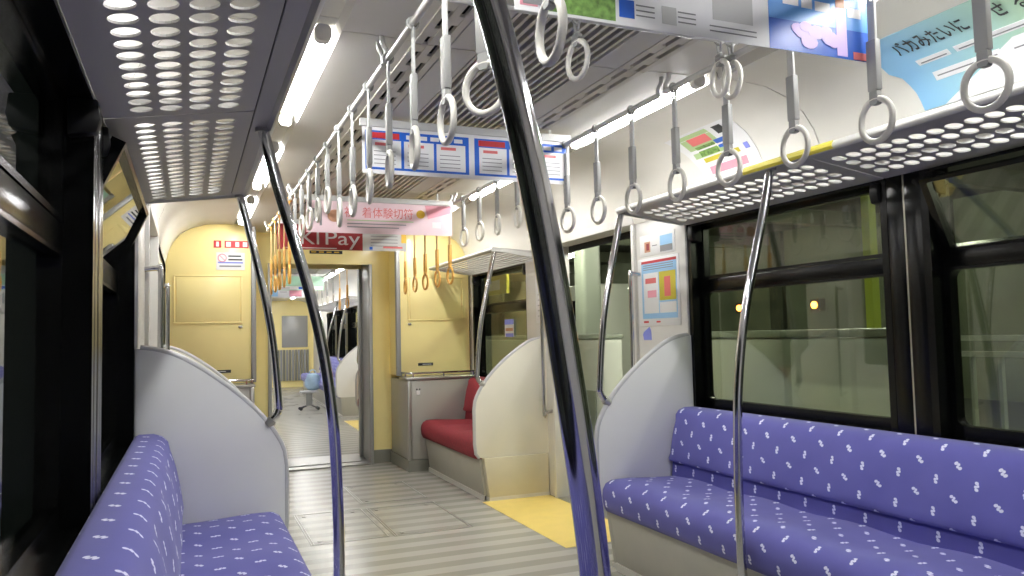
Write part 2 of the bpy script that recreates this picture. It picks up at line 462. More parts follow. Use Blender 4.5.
def tubes(spans, where, group):
    for s in ('left', 'right'):
        for i, (a, b) in enumerate(spans):
            with use(side_m(s)):
                t = thing('ceiling_light', ('white fluorescent tube in the %s ceiling trough, %s' % (s, ('the nearest fully in view', 'second in view', 'third, by the end panel', 'nearer than the nearest poster', 'behind the camera')[i])) if not where else 'fluorescent tube in the %s ceiling trough%s, %s from its doorway' % (s, where, ORD[i]), 'ceiling light', (.556, (a+b)/2, 2.12), group)
                MB().tube([(.575, a+.03, 2.143), (.575, b-.03, 2.143)], .0165, 12).build('tube', 'tube', t, smooth=40)
                for q, d in ((a, 1), (b, -1)):
                    c = MB(); c.prism(rrect(.548, .602, 2.12, 2.175, .02), 'y', q, q+d*.035); c.build('end_holder', 'tube_cap', t, smooth=40)

def rack(side, y0, y1, label, cuts, group, holes=True, extra_end=True):
    with use(side_m(side)):
        t = thing('luggage_rack', label, 'luggage rack', (.2, (y0+y1)/2, 1.765), group)
        ys = [y0]+cuts+[y1]
        for a, b in zip(ys[:-1], ys[1:]):
            a += .004; b -= .004; zb, zt = 1.780, 1.785; X0, X1 = -.018, .34
            p = .0646; n = int((b-a-.06)/p); off = (b-a-n*p)/2; m = MB()
            if not holes:
                for k in range(9): m.box(X0+k*.04, X0+k*.04+.02, a, b, zb, zt)
                m.v = [(v[0], v[1], v[2]-.148*(.34-v[0])) for v in m.v]; m.build('rack_plate', 'rack_grey', t); continue
            hx0 = .0375; hw = .067
            m.box(X0, hx0, a, b, zb, zt).box(hx0+4*hw, X1, a, b, zb, zt)
            m.box(hx0, hx0+4*hw, a, a+off, zb, zt).box(hx0, hx0+4*hw, b-off, b, zb, zt)
            N = 16; r = .0258
            for i in range(n):
                for j in range(4):
                    cx, cy = hx0+(j+.5)*hw, a+off+(i+.5)*p; o = len(m.v)
                    for z in (zb, zt):
                        for q in range(N):
                            c, s_ = math.cos(2*PI*q/N+PI/4), math.sin(2*PI*q/N+PI/4); k = max(abs(c), abs(s_))
                            m.v.append((cx+c/k*hw/2, cy+s_/k*p/2, z))
                        for q in range(N):
                            m.v.append((cx+math.cos(2*PI*q/N+PI/4)*r, cy+math.sin(2*PI*q/N+PI/4)*r, z))
                    for q in range(N):
                        q2 = (q+1) % N
                        m.f += [(o+q2, o+q, o+N+q, o+N+q2), (o+2*N+q, o+2*N+q2, o+3*N+q2, o+3*N+q), (o+N+q, o+3*N+q, o+3*N+q2, o+N+q2)]
            m.v = [(v[0], v[1], v[2]-.148*(.34-v[0])) for v in m.v]; m.build('rack_plate', 'rack_grey', t)
        bx('edge_strip', 'rack_grey', t, .343, .388, y0, y1, 1.779, 1.787); bx('edge_seam', 'void', t, .336, .344, y0, y1, 1.786, 1.792)
        pr = [(.388, 1.777), (.396, 1.770), (.405, 1.773), (.409, 1.783), (.407, 1.793), (.40, 1.801), (.388, 1.803), (.375, 1.799), (.372, 1.79)]
        MB().prism(pr, 'y', y0, y1).build('front_bar', 'rack_bar', t, smooth=50)
        for y in ([y0, y1] if extra_end else [y1]):
            d = -.012 if y == y0 else .012
            MB().prism([(.0, 1.725), (.39, 1.772), (.39, 1.80), (.0, 1.752)], 'y', y, y+d).build('end_rail', 'rack_bar', t)
        for y in ys[1:-1]+[y0+.03, y1-.03]:
            MB().prism([(-.018, 1.738), (.335, 1.787), (.335, 1.80), (-.018, 1.78)], 'y', y-.008, y+.008).build('bracket', 'rack_grey', t)
    return t

def cushion_ys(y0, y1, n=None):
    return [y0, y0+.003, y0+.008, y0+.02]+[lerp(y0+.06, y1-.06, i/60) for i in range(61)]+[y1-.02, y1-.008, y1-.003, y1]
def bench(side, y0, y1, label, fabric_m, group, places, dx=0, dzs=0, dzb=0):
    with use(side_m(side) @ Matrix.Translation((dx, 0, 0))):
        t = thing('bench_seat', label, 'seat', (.27, (y0+y1)/2, 0), group)
        k = MB(); k.prism([(.02, .03), (.47, .03), (.505, .29), (.02, .29)], 'y', y0+.002, y1-.002); k.build('seat_base', 'kick', t, bevel=.004)
        bx('base_trim', 'base_line', t, .468, .48, y0+.002, y1-.002, .0, .035)
        def ends(y):
            e = min(y-y0, y1-y); return 1 if e >= .02 else math.sqrt(max(0, 1-((.02-e)/.02)**2))
        sp = [(.10, .30), (.04, .34), (.04, .425), (.09, .438), (.14, .438), (.22, .440), (.32, .446), (.40, .452), (.46, .452), (.50, .445), (.527, .428), (.543, .40), (.547, .365), (.543, .325), (.53, .295), (.50, .288), (.30, .288)]
        c = (.29, .37)
        def fs(y, i, p):
            e = ends(y); s = lerp(.90, 1, e); ph = (y-y0)/(y1-y0)*places
            dip = -.010*math.cos(2*PI*ph)*(1 if 4 <= i <= 8 else 0) - (.008 if abs(ph-round(ph)) < .03 and 3 <= i <= 9 else 0)
            return (c[0]+(p[0]-c[0])*lerp(.97, 1, e), y, c[1]+(p[1]-c[1])*s+dip*.6+dzs*max(0, min(1, (p[1]-.3)/.1)))
        MB().sweep(sp, cushion_ys(y0+.004, y1-.004), fs).build('seat_cushion', fabric_m, t, smooth=60)
        rp = [(.03, .42), (.03, .53), (.13, .53), (.142, .42)]
        MB().sweep(rp, [y0+.01, y1-.01]).build('lumbar_strip', fabric_m, t)
        bp = [(.02, .515), (.012, .60), (.008, .70), (-.012, .772), (-.018, .785), (-.014, .795), (.0, .801), (.05, .801), (.084, .790), (.104, .768), (.118, .735), (.132, .69), (.143, .64), (.152, .59), (.158, .55), (.160, .52), (.156, .508), (.14, .503), (.08, .503)]
        cb = (.07, .65)
        def fb(y, i, p):
            e = ends(y); ph = (y-y0)/(y1-y0)*places
            dip = (-.006*math.cos(2*PI*ph) if 10 <= i <= 14 else 0) - (.004 if abs(ph-round(ph)) < .03 and 10 <= i <= 14 else 0)
            return (cb[0]+(p[0]-cb[0])*lerp(.75, 1, e)+dip, y, cb[1]+(p[1]-cb[1])*lerp(.93, 1, e)+dzb*max(0, min(1, (p[1]-.52)/.2)))
        MB().sweep(bp, cushion_ys(y0+.004, y1-.004), fb).build('backrest', fabric_m, t, smooth=60)
    return t

def partition(side, y, label, m, km, group, d=1):
    """seat-end panel in the y plane, curved top; d=+1: aisle hardware on the +y face"""
    with use(side_m(side)):
        t = thing('seat_partition', label, 'partition', (.3, y, 0), group)
        top = [(p[0], p[2]) for p in smooth_path([(0, 0, 1.145), (.08, 0, 1.13), (.16, 0, 1.096), (.26, 0, 1.03), (.36, 0, .95), (.44, 0, .872), (.50, 0, .795), (.535, 0, .735)], 3)]
        pts = [(-.018, .30), (-.018, 1.145)]+top+[(.548, .70), (.556, .64), (.556, .40), (.548, .335), (.525, .305), (.49, .30)]
        MB().prism(pts, 'y', y-.014, y+.014).build('panel', m, t, bevel=.004)
        edge = [(p[0], y, p[1]) for p in top+[(.548, .70), (.556, .64), (.556, .40), (.548, .335), (.525, .305)]]
        MB().tube(edge, .0148, 10).build('edge_trim', 'rim', t, smooth=50)
        MB().prism([(0, .0), (.46, .0), (.50, .30), (0, .30)], 'y', y-.03, y+.03).build('kick_panel', km, t, bevel=.003)
        bx('base_trim', 'base_line', t, 0, .466, y-.034, y+.034, 0, .025)
    return t

POLE = [(.375, 1.785), (.386, 1.74), (.415, 1.62), (.455, 1.48), (.506, 1.30), (.543, 1.13), (.568, .95), (.578, .80), (.584, .60), (.584, .42)]
def pole(side, y, label, kind, group, zend=None):
    with use(side_m(side)):
        pts = list(POLE) if y > 1 else [(p[0]+.022*max(0, 1-abs(p[1]-1.5)/.4), p[1]) for p in POLE]
        if kind == 'seat': pts += [(.582, .30), (.56, .22), (.50, .19)]
        else: pts = [(p[0]-.035*max(0, min(1, (1.6-p[1])/.5)), p[1]) for p in pts if p[1] > .96]+[(.530, .90), (.528, .87), (.515, .845), (.488, .82)]
        path = smooth_path([(p[0], y, p[1]) for p in pts], 6)
        t = thing('grab_pole', label, 'pole', (pts[-1][0], y, pts[-1][1]), group)
        MB().tube(path, .0165, 16).build('pole', 'chrome', t, smooth=60)
        MB().tube([(.374, y, 1.80), (.376, y, 1.768)], .021, 14).build('upper_socket', 'steel', t, smooth=40)
        if kind == 'seat': MB().tube([(.512, y, .196), (.493, y, .187)], .026, 14).build('lower_socket', 'steel', t, smooth=40)
        else: MB().tube([(.505, y, .833), (.48, y, .813)], .021, 14).build('lower_socket', 'steel', t, smooth=40)

def grab_bar(side, y, label, group):
    with use(side_m(side)):
        p = smooth_path([(-.008, y, 1.50), (.045, y, 1.505), (.06, y, 1.49), (.06, y, 1.2), (.06, y, .62), (.045, y, .605), (-.008, y, .61)], 5)
        o = MB().tube(p, .0125, 12).build('door_grab_bar', 'chrome', None, smooth=60); tag(o, label, 'grab bar', group)

# --- hanging straps
def strap_proto(ringm, beltm, sleevem, name):
    t = thing(name, 'x', 'strap', (0, 0, 0))
    m = MB(); m.torus((0, 0, 0), .0155, .0045, 'y', 14, 6); m.tube([(0, -.014, -.012), (0, -.006, -.05)], .0042, 6); m.tube([(0, .014, -.012), (0, .006, -.05)], .0042, 6)
    m.build('rail_clip', sleevem, t, smooth=50)
    bx('belt', beltm, t, -.004, .004, -.012, .012, -.165, -.045, bevel=.001)
    bx('sleeve', sleevem, t, -.0095, .0095, -.0165, .0165, -.285, -.15, bevel=.003)
    h = MB(); h.prism(rrect(-.013, .013, -.322, -.283, .006, 2), 'x', -.008, .008); h.build('ring_holder', sleevem, t, smooth=40)
    MB().torus((0, 0, -.362), .0525, .0085, 'x', 32, 10, 1.06).build('ring', ringm, t, smooth=60)
    return t
PROTO = {}; BASEZ = {}
def place_strap(kind, loc, rz, tilt, label, group, dlen=0):
    if kind not in PROTO:
        PROTO[kind] = strap_proto(*{'white': ('ring', 'belt', 'strap_grey', 'hanging_strap'), 'orange': ('ring_orange', 'belt_orange', 'ring_orange', 'hanging_strap'),
                                    'short': ('ring', 'belt', 'strap_grey', 'hanging_strap')}[kind]); o = PROTO[kind]
        if kind == 'short':
            for ch in o.children:
                n_ = ch.name.split('.')[0]
                if n_ in ('belt', 'sleeve'):
                    ch.scale.z = .12
                    ch.location.z = -.058 if n_ == 'belt' else -.066
                elif n_ in ('ring_holder', 'ring'): ch.location.z += .235
        for ch in o.children: BASEZ[ch.data.name] = ch.location.z
    else: o = copy_tree(PROTO[kind])
    if dlen:
        for ch in o.children:
            n_ = ch.name.split('.')[0]
            if n_ == 'belt': ch.scale.z = (.12+dlen)/.12; ch.location.z = -.165-dlen
            elif n_ != 'rail_clip': ch.location.z = BASEZ[ch.data.name]-dlen
    o.location = XF @ Vector(loc); o.rotation_euler = (tilt, 0, rz); tag(o, label, 'strap', group)
    return o

def rail(side, spans, label, group, m='rack_bar'):
    with use(side_m(side)):
        t = thing('strap_rail', label, 'rail', (.77, (spans[0][0]+spans[-1][1])/2, 2.05), group)
        for a, b in spans:
            MB().tube([(.77, a, 2.064), (.77, b, 2.064)], .011, 10).build('rail_tube', m, t, smooth=50)
            for y in (a, b):
                p = smooth_path([(.77, y, 2.064), (.768, y+(.02 if y == a else -.02)*0, 2.09), (.755, y, 2.115), (.752, y, 2.145)], 4)
                MB().tube(p, .009, 8).build('hanger', m, t, smooth=50)

# ------------------------------------------------------------------ build carriages
def carriage(second):
    ymin, yend = (-1.5, 7.3) if not second else (-4.9, 7.3)
    wh = ' of the next carriage' if second else ''
    # floor
    fl = struct('floor' if not second else 'floor_next', (1.3, 3, 0), None)
    bx('floor_sheet', 'floor_striped', fl, -.12, 2.72, ymin, yend, -.06, 0)
    for s in ('left', 'right'):
        with use(side_m(s)):
            bx('door_mat', 'yellow_floor', fl, .0, .52, 3.88, 5.19, .0, .002)
            bx('door_sill', 'steel', fl, -.12, .0, 3.95, 5.05, .0, .006)
    if not second:
        for (x0, x1, ya, yb) in ((1.30, 1.78, 4.56, 5.38), (.82, 1.27, 4.58, 5.40), (1.30, 1.78, 5.55, 6.25)):
            h = MB(); e = .008
            h.box(x0, x1, ya, ya+e, 0, .0016).box(x0, x1, yb-e, yb, 0, .0016).box(x0, x0+e, ya+e, yb-e, 0, .0016).box(x1-e, x1, ya+e, yb-e, 0, .0016)
            h.box(x0+.016, x0+.022, ya+e, yb-e, 0, .0012)
            hf = h.build('hatch_frame', 'steel', fl)
            for cx, cy in ((x0+.06, ya+.07), (x1-.07, yb-.07), (x0+.06, yb-.07)):
                MB().tube([(cx, cy, .0), (cx, cy, .002)], .014, 12).build('hatch_bolt', 'cabinet_dark', hf)
    L = 'wall_left' if not second else 'wall_left_next'; R = 'wall_right' if not second else 'wall_right_next'
    wall(L, 'left', ymin, yend, False); wall(R, 'right', ymin, yend, True if not second else False)
    op = math.radians(24)
    for s in ('left', 'right'):
        window(s, 2.15, 3.43, op if (s == 'left' and not second) else 0)
        window(s, .72, 2.0, op if (s == 'right' and not second) else 0)
        window(s, -.71 if second else -.7, .57)
        if second: window(s, -2.2, -.86)
        window(s, 5.55, 6.82)
    ceiling('ceiling' if not second else 'ceiling_next', ymin, yend, [2.42, 4.95] if not second else [-2.4, 0.0, 2.42, 4.95])
    sp = [(-.70, .40), (.90, 2.0), (2.47, 3.57), (4.05, 5.15), (5.65, 6.75)]
    if second: sp = [(5.05, 6.15), (3.75, 4.85), (2.47, 3.57), (1.2, 2.3), (-.05, 1.05), (-1.3, -.2), (-2.6, -1.5), (-3.9, -2.8)]
    else: sp = sp[2:] + sp[1::-1]
    tubes(sp, wh, 'fluorescent tubes'+wh)
    for s in ('left', 'right'):
        if not second:
            rack(s, -1.4, 3.43, 'perforated grey luggage rack above the long %s bench' % s, [-.71, .66, 2.15], 'luggage racks')
            if s == 'right': rack(s, 5.2, 6.8, 'slatted grey luggage rack above the red %s priority bench' % s, [], 'luggage racks', holes=False)
            bench(s, -1.4, 3.415, 'long violet-blue patterned bench seat along the %s windows' % s, 'seat_fabric', 'patterned bench seats', 10, 0, .015 if s == 'left' else 0, .008 if s == 'left' else -.026)
            bench(s, 5.235, 6.60, 'short red priority bench along the %s side near the end door' % s, 'red_seat', 'red benches', 3, .016)
            partition(s, 3.43, 'pale grey curved partition at the end of the %s violet bench' % s, 'part_grey', 'kick', 'seat partitions')
            partition(s, 5.22, 'cream curved partition at the end of the %s red bench' % s, 'part_cream', 'kick_cream', 'seat partitions')
        else:
            rack(s, -1.4, 3.43, 'grey luggage rack over the %s violet bench of the next carriage' % s, [], 'racks in the next carriage', holes=False)
            rack(s, 5.2, 6.8, 'grey luggage rack over the %s red bench of the next carriage' % s, [], 'racks in the next carriage', holes=False)
            bench(s, -2.2, 3.415, 'long violet bench on the %s side of the next carriage' % s, 'seat_fabric', 'benches of the next carriage', 11)
            bench(s, 5.235, 6.60, 'short red bench on the %s side of the next carriage' % s, 'red_seat', 'benches of the next carriage', 3)
            partition(s, 3.43, 'partition ending the %s violet bench of the next carriage' % s, 'part_grey', 'kick', 'partitions of the next carriage')
            partition(s, 5.22, 'cream partition ending the %s red bench of the next carriage' % s, 'part_cream', 'kick_cream', 'partitions of the next carriage')
        for y, k, lab in ((.73, 'seat', 'thick curved chrome pole in the foreground, rising from the left bench' if s == 'left' else None),
                          (2.32, 'seat', 'curved chrome pole at the middle of the %s bench' % s),
                          (3.43, 'part', 'curved chrome pole standing on the %s grey partition' % s),
                          (5.22, 'part', 'curved chrome pole standing on the %s cream partition' % s)):
            if lab is None or (s == 'left' and y > 5 and not second): continue
            if second: lab = lab.replace('thick curved chrome pole in the foreground, rising from the left bench', 'farthest chrome pole at the left bench')+' of the next carriage'
            pole(s, y, lab, k, 'curved chrome poles'+wh)
        if not second:
            grab_bar(s, 3.88, 'vertical chrome grab bar on the %s door pier beside the grey partition' % s, 'door grab bars')
            grab_bar(s, 5.12, 'vertical chrome grab bar on the %s door pier beside the cream partition' % s, 'door grab bars')
    # strap rails and straps
    for s in ('left', 'right'):
        spans = [(-.2, 2.42), (2.47, 4.95), (5.05, 6.6)] if not second else [(-2, 2.4), (2.47, 4.95), (5.05, 6.6)]
        rail(s, spans, ('long grey strap rail below the %s side of the ceiling' % s)+wh, 'strap rails'+wh)
        n = 0
        base = 1.215 if s == 'left' else 1.17
        for i in range(18):
            y = base+.299*i
            if second and (i % 2 or y < 2.0): continue
            if abs(y-2.445) < .03: y -= .03
            if y > 6.5: break
            kind = 'orange' if y > 5.05 else 'white'
            n += 1
            if second:
                lab = '%s hanging strap on the %s rail of the next carriage, %s from its far end' % ('orange' if kind == 'orange' else 'white', s, ORD[n-1])
            elif kind == 'white': lab = 'white ring strap on the %s rail, %s from the front' % (s, ORD[n-1])
            else: lab = 'orange ring strap on the %s rail near the end door, %s of five' % (s, ORD[n-14])
            rz = random.uniform(-.12, .12); ti = random.uniform(-.02, .02)
            if s == 'left' and i == 1 and not second: rz = .62; y += .04
            with use(side_m(s)): place_strap(kind, (.77, y, 2.064), rz, ti, lab, ('orange' if kind == 'orange' else 'white')+' ring straps'+wh, .12 if kind == 'orange' else (-.105 if 3.5 < y < 5.05 and not second else 0))
    # end cabinets, end wall with doorway
    for s in ('left', 'right'):
        with use(side_m(s)):
            t = thing('end_cabinet', 'grey cabinet with a chrome-railed counter under the %s yellow panel%s' % (s, wh), 'cabinet', (.33, 6.85, 0), 'end cabinets'+wh)
            bx('body', 'cabinet_grey', t, .0, .655, 6.64, 7.28, .10, .79, bevel=.012)
            bx('plinth', 'cabinet_dark', t, .0, .665, 6.63, 7.28, .0, .10)
            bx('counter', 'steel', t, .0, .675, 6.625, 6.90, .79, .815, bevel=.006)
            p = smooth_path([(.02, 6.645, .85), (.3, 6.645, .85), (.62, 6.645, .85), (.655, 6.665, .85), (.658, 6.70, .85), (.658, 6.88, .85)], 4)
            MB().tube(p, .009, 10).build('counter_rail', 'chrome', t, smooth=50)
            for q in ((.05, 6.645), (.33, 6.645), (.61, 6.645), (.658, 6.72), (.658, 6.86)):
                MB().tube([(q[0], q[1], .815), (q[0], q[1], .85)], .007, 8).build('rail_post', 'chrome', t)
            lat = bx('latch', 'paper', t, .55, .585, 6.632, 6.64, .66, .70, bevel=.003)
            bx('latch_cap', 'black_matt', lat, .55, .56, 6.631, 6.64, .702, .716); bx('latch_cap', 'black_matt', lat, .575, .585, 6.631, 6.64, .702, .716)
            bx('corner_post', 'steel', t, .632, .668, 6.622, 6.66, .1, .79, bevel=.01)
            t = thing('equipment_panel', 'yellow equipment panel on the %s of the end doorway%s' % (s, wh), 'panel', (.33, 6.95, .815), 'yellow end panels'+wh)
            pr = [(0, .816), (.66, .816), (.66, 2.15), (.46, 2.15)]+COVE[5::-1]
            MB().prism(pr, 'y', 6.87, 7.28).build('panel_body', 'yellow_wall', t, bevel=.006)
            MB().box(.08, .57, 6.862, 6.87, 1.33, 1.70).build('hatch', 'yellow_wall', t, bevel=.005)
            f = MB(); f.box(.06, .59, 6.86, 6.87, 1.315, 1.328).box(.06, .59, 6.86, 6.87, 1.702, 1.715).box(.06, .073, 6.86, 6.87, 1.328, 1.702).box(.577, .59, 6.86, 6.87, 1.328, 1.702)
            f.build('hatch_frame', 'yellow_wall', t, bevel=.002)
            bx('lock', 'steel', t, .56, .59, 6.858, 6.87, 1.275, 1.295, bevel=.003)
            pl = bx('label_plate', 'ink', t, .36, .50, 6.866, 6.87, .905, .93)
            bx('print_line', 'paper', pl, .375, .46, 6.8652, 6.866, .915, .920)
            bx('edge_post', 'end_grey', t, .66, .70, 6.85, 6.90, .82, 2.13, bevel=.008)
    wn = struct('wall_end' if not second else 'wall_end_next', (1.3, 7.3, 0))
    for s in ('left', 'right'):
        with use(side_m(s)):
            bx('end_panel', 'yellow_wall', wn, 0.0, .83, 7.28, 7.32, 0.12, 2.2)
            bx('end_plinth', 'cabinet_dark', wn, 0.0, .83, 7.275, 7.32, 0, .12)
            bx('door_jamb', 'end_grey', wn, .83, .862, 7.24, 7.34, 0, 1.86, bevel=.006)
    bx('header', 'yellow_wall', wn, .83, 1.77, 7.28, 7.32, 1.86, 2.2)
    bx('sill', 'steel', wn, .862, 1.738, 7.2, 7.36, .0, .012)
    if not second:
        bx('ramp_plate', 'steel', wn, .885, 1.715, 7.36, 7.74, .0, .02)
        pl = bx('notice_strip', 'ink', wn, 1.2, 1.5, 7.276, 7.28, 1.955, 1.985)
        for k in range(4): bx('print_line', 'ochre', pl, 1.215+k*.07, 1.26+k*.07, 7.275, 7.276, 1.965, 1.976)
    # far closing wall
    if not second:
        bw = struct('wall_back_added', (1.3, -1.5, 0)); bx('added_back_panel', 'panel_white', bw, -.12, 2.72, -1.56, -1.5, 0, 2.32)  # unseen wall added behind the camera to hold the light inside
    else:
        bw = struct('wall_far', (1.3, -4.9, 0)); bx('far_panel', 'yellow_wall', bw, -.12, 2.72, -4.96, -4.9, 0, 2.32)
        with use(RIGHT):
            for x0 in (.12, .95):
                bx('far_hatch', 'end_grey', bw, x0, x0+.62, -4.9, -4.87, .98, 1.76, bevel=.01)
            for k in range(12): bx('far_slat', 'end_grey' if k % 2 else 'cabinet_dark', bw, .1+k*.07, .155+k*.07, -4.9, -4.84, .16, .92)

carriage(False)
T2 = Matrix.Translation((1.3, 7.55, 0)) @ Matrix.Rotation(math.radians(-2.0), 4, 'Z') @ Matrix.Translation((-1.3, -7.55, 0)) @ Matrix(((1, 0, 0, 0), (0, -1, 0, 15.1), (0, 0, 1, 0), (0, 0, 0, 1)))
with use(T2): carriage(True)

# gangway between the carriages
gw = struct('trim_1', (1.3, 7.55, 0))
for x0, x1 in ((.79, .83), (1.77, 1.81)): bx('gangway_wall', 'end_grey', gw, x0, x1, 7.36, 7.74, 0, 1.95)
bx('gangway_roof', 'end_grey', gw, .80, 1.80, 7.36, 7.74, 1.95, 2.0)
bx('gangway_floor', 'steel', gw, .80, 1.80, 7.32, 7.78, -.06, -.002)

# cross bar with three high rings behind the near poster
cb = thing('cross_bar', 'short grey cross bar between the strap rails behind the near hanging poster', 'rail', (1.3, 2.0, 2.09))
MB().tube([(.77, 2.0, 2.10), (1.83, 2.0, 2.10)], .009, 10).build('bar', 'rack_bar', cb, smooth=50)
for q in (.99, 1.61): MB().tube([(q, 2.0, 2.10), (q, 2.0, 2.14)], .007, 8).build('hanger', 'rack_bar', cb)
for x, lab in ((1.24, 'short ring strap at the middle of the cross bar, below the park poster'), (1.755, 'short ring strap on the right end of the cross bar'), (1.80, 'short ring strap overlapping its neighbour at the right end of the cross bar')):
    place_strap('short', (x, 2.0, 2.10), .1 if x < 1.5 else -.15, 0, lab, 'short ring straps')

# ------------------------------------------------------------------ hanging posters
def hang_poster(y, x0, x1, z0, z1, label, paper='paper'):
    t = thing('hanging_poster', label, 'poster', ((x0+x1)/2, y, z0), 'posters hung across the aisle')
    sh = bx('sheet', paper, t, x0, x1, y-.0012, y+.0012, z0, z1)
    bx('clamp_bar', 'paper_grey', t, x0-.01, x1+.01, y-.008, y+.008, z1, z1+.035, bevel=.003)
    for x in (x0+.1, x1-.1): bx('clamp_hanger', 'rack_bar', t, x-.006, x+.006, y-.004, y+.004, z1+.035, 2.13)
    return t, sh
def patch(sh, y, m, x0, x1, z0, z1, lift=1, name='print'):
    return bx(name, m, sh, x0, x1, y-.0012-.0007*lift, y-.0012-.0007*(lift-1), z0, z1)

# poster 1, near
y = 1.5
t, sh = hang_poster(y, .826, 1.851, 1.866, 2.08, 'large hanging poster nearest the camera, park photo at left and blue sky at right')
patch(sh, y, 'blue', .838, .895, 1.90, 2.07); patch(sh, y, 'pink', .838, .88, 1.878, 1.90)
patch(sh, y, 'green_print', .905, 1.075, 1.873, 2.075)
patch(sh, y, 'ink_grey', .845, .90, 1.882, 1.90, 2)
for i, (xa, za, m_) in enumerate(((1.085, 1.885, 'deep_blue'), (1.20, 1.885, 'paper_grey'), (1.085, 1.955, 'skin_print'), (1.20, 1.955, 'sky_blue'), (1.085, 2.02, 'green_print'), (1.20, 2.02, 'ochre'))):
    patch(sh, y, m_, xa, xa+.04, za, za+.042, name='thumbnail')
    for k in range(3): patch(sh, y, 'ink_grey', xa+.045, xa+.095, za+.008+k*.012, za+.011+k*.012, name='print_line')
for k in range(2): patch(sh, y, 'ink_grey', 1.335, 1.475, 1.885+k*.012, 1.888+k*.012, name='print_line')
patch(sh, y, 'paper_grey', 1.345, 1.465, 1.915, 2.03, name='blank_square')
patch(sh, y, 'deep_blue', 1.515, 1.851, 1.866, 2.08)
patch(sh, y, 'sky_blue', 1.515, 1.851, 1.945, 2.08, 2); patch(sh, y, 'paper', 1.515, 1.60, 2.0, 2.03, 3)
cl = MB(); random.seed(3)
for k in range(14):
    cx, cz, r = random.uniform(1.60, 1.74), random.uniform(1.895, 1.935), random.uniform(.008, .02)
    pts = arc_pts(cx, cz, r*1.5, r, 0, 2*PI-.5, 10); cl.prism(pts, 'y', y-.0033-.0001*k, y-.0025)
cl.build('blossom_print', 'lilac', sh)
patch(sh, y, 'skin_print', 1.735, 1.765, 2.0, 2.08, 4); patch(sh, y, 'lilac', 1.735, 1.77, 1.872, 2.0, 3)
for k, (a, b) in enumerate(((1.56, 1.61), (1.62, 1.655), (1.665, 1.715), (1.775, 1.82))): patch(sh, y, 'paper', a, b, 1.985-.002*k, 2.01-.002*k, 4, name='lettering_bar')
patch(sh, y, 'soft_red', 1.79, 1.84, 1.868, 1.888, 3)
# poster 2, blue framed
y = 3.27
t, sh = hang_poster(y, .862, 1.852, 1.872, 2.075, 'hanging poster with blue framed white boxes, second from the camera')
for k in range(2):
    a = .875+k*.497; b = a+.47
    patch(sh, y, 'blue', a, b, 1.89, 2.06)
    for i in range(3):
        c0 = a+.022+i*.148
        patch(sh, y, 'paper', c0, c0+.135, 1.90, 2.02, 2, name='box_print')
        for q in range(4): patch(sh, y, 'ink_grey', c0+.015, c0+.11, 1.915+q*.018, 1.918+q*.018, 3, name='print_line')
        patch(sh, y, 'soft_red', c0+.02, c0+.09, 1.995, 2.008, 3)
    patch(sh, y, 'red_print', a+.02, a+.15, 2.026, 2.052, 2)
    for q in range(5): patch(sh, y, 'paper', a+.18+q*.055, a+.22+q*.055, 2.03, 2.048, 2, name='print_line')
# poster 3, pink
y = 5.0
t, sh = hang_poster(y, .862, 1.83, 1.845, 2.05, 'pale pink hanging poster with red characters, third from the camera', 'paper_pink')
lettering('着体験切符', .075, 'soft_red', sh, (1.215, y-.0016, 1.955), (1, 0, 0), (0, 0, 1), stretch=.34)
lettering('初', .075, 'soft_red', sh, (1.10, y-.0016, 1.955), (1, 0, 0), (0, 0, 1))
MB().prism(arc_pts(1.61, 1.985, .03, .028, 0, 2*PI-.3, 18), 'y', y-.0019, y-.0012).build('seal_print', 'ochre', sh)
MB().prism([(1.66, 1.955), (1.82, 2.0), (1.82, 2.045), (1.64, 2.045)], 'y', y-.0019, y-.0012).build('corner_print', 'pink', sh)
for k in range(3): patch(sh, y, 'leaf_print' if k == 0 else 'ink_grey', 1.12, 1.56-.05*k, 1.928-k*.022, 1.934-k*.022, name='print_line')
for k in range(2): patch(sh, y, 'ink_grey', .90+k*.045, .915+k*.045, 1.92-k*.03, 2.0, name='print_line')
MB().prism(arc_pts(1.04, 1.955, .045, .04, 0, 2*PI-.3, 18), 'y', y-.0019, y-.0012).build('print', 'skin_print', sh)
patch(sh, y, 'paper', 1.69, 1.75, 1.895, 1.935, 2)
# poster 4, maroon and grey
y = 6.14
t, sh = hang_poster(y, .80, 1.81, 1.862, 2.06, 'maroon and grey hanging poster with big pale letters, nearest the end doorway', 'paper_grey')
patch(sh, y, 'maroon', .80, 1.455, 1.862, 2.06)
lettering('KI', .155, 'paper_grey', sh, (.965, y-.0028, 1.905), (1, 0, 0), (0, 0, 1), stretch=.135); lettering('Pay', .155, 'paper_grey', sh, (1.15, y-.0028, 1.905), (1, 0, 0), (0, 0, 1), stretch=.27)
patch(sh, y, 'paper_grey', .85, 1.25, 1.872, 1.879, 2)
for k in range(4): patch(sh, y, 'ink_grey', 1.52, 1.74, 1.90+k*.026, 1.906+k*.026, name='print_line')
patch(sh, y, 'blue', 1.51, 1.535, 1.872, 1.895); patch(sh, y, 'ochre', 1.77, 1.81, 1.93, 2.0); patch(sh, y, 'soft_red', 1.62, 1.78, 1.885, 1.90)

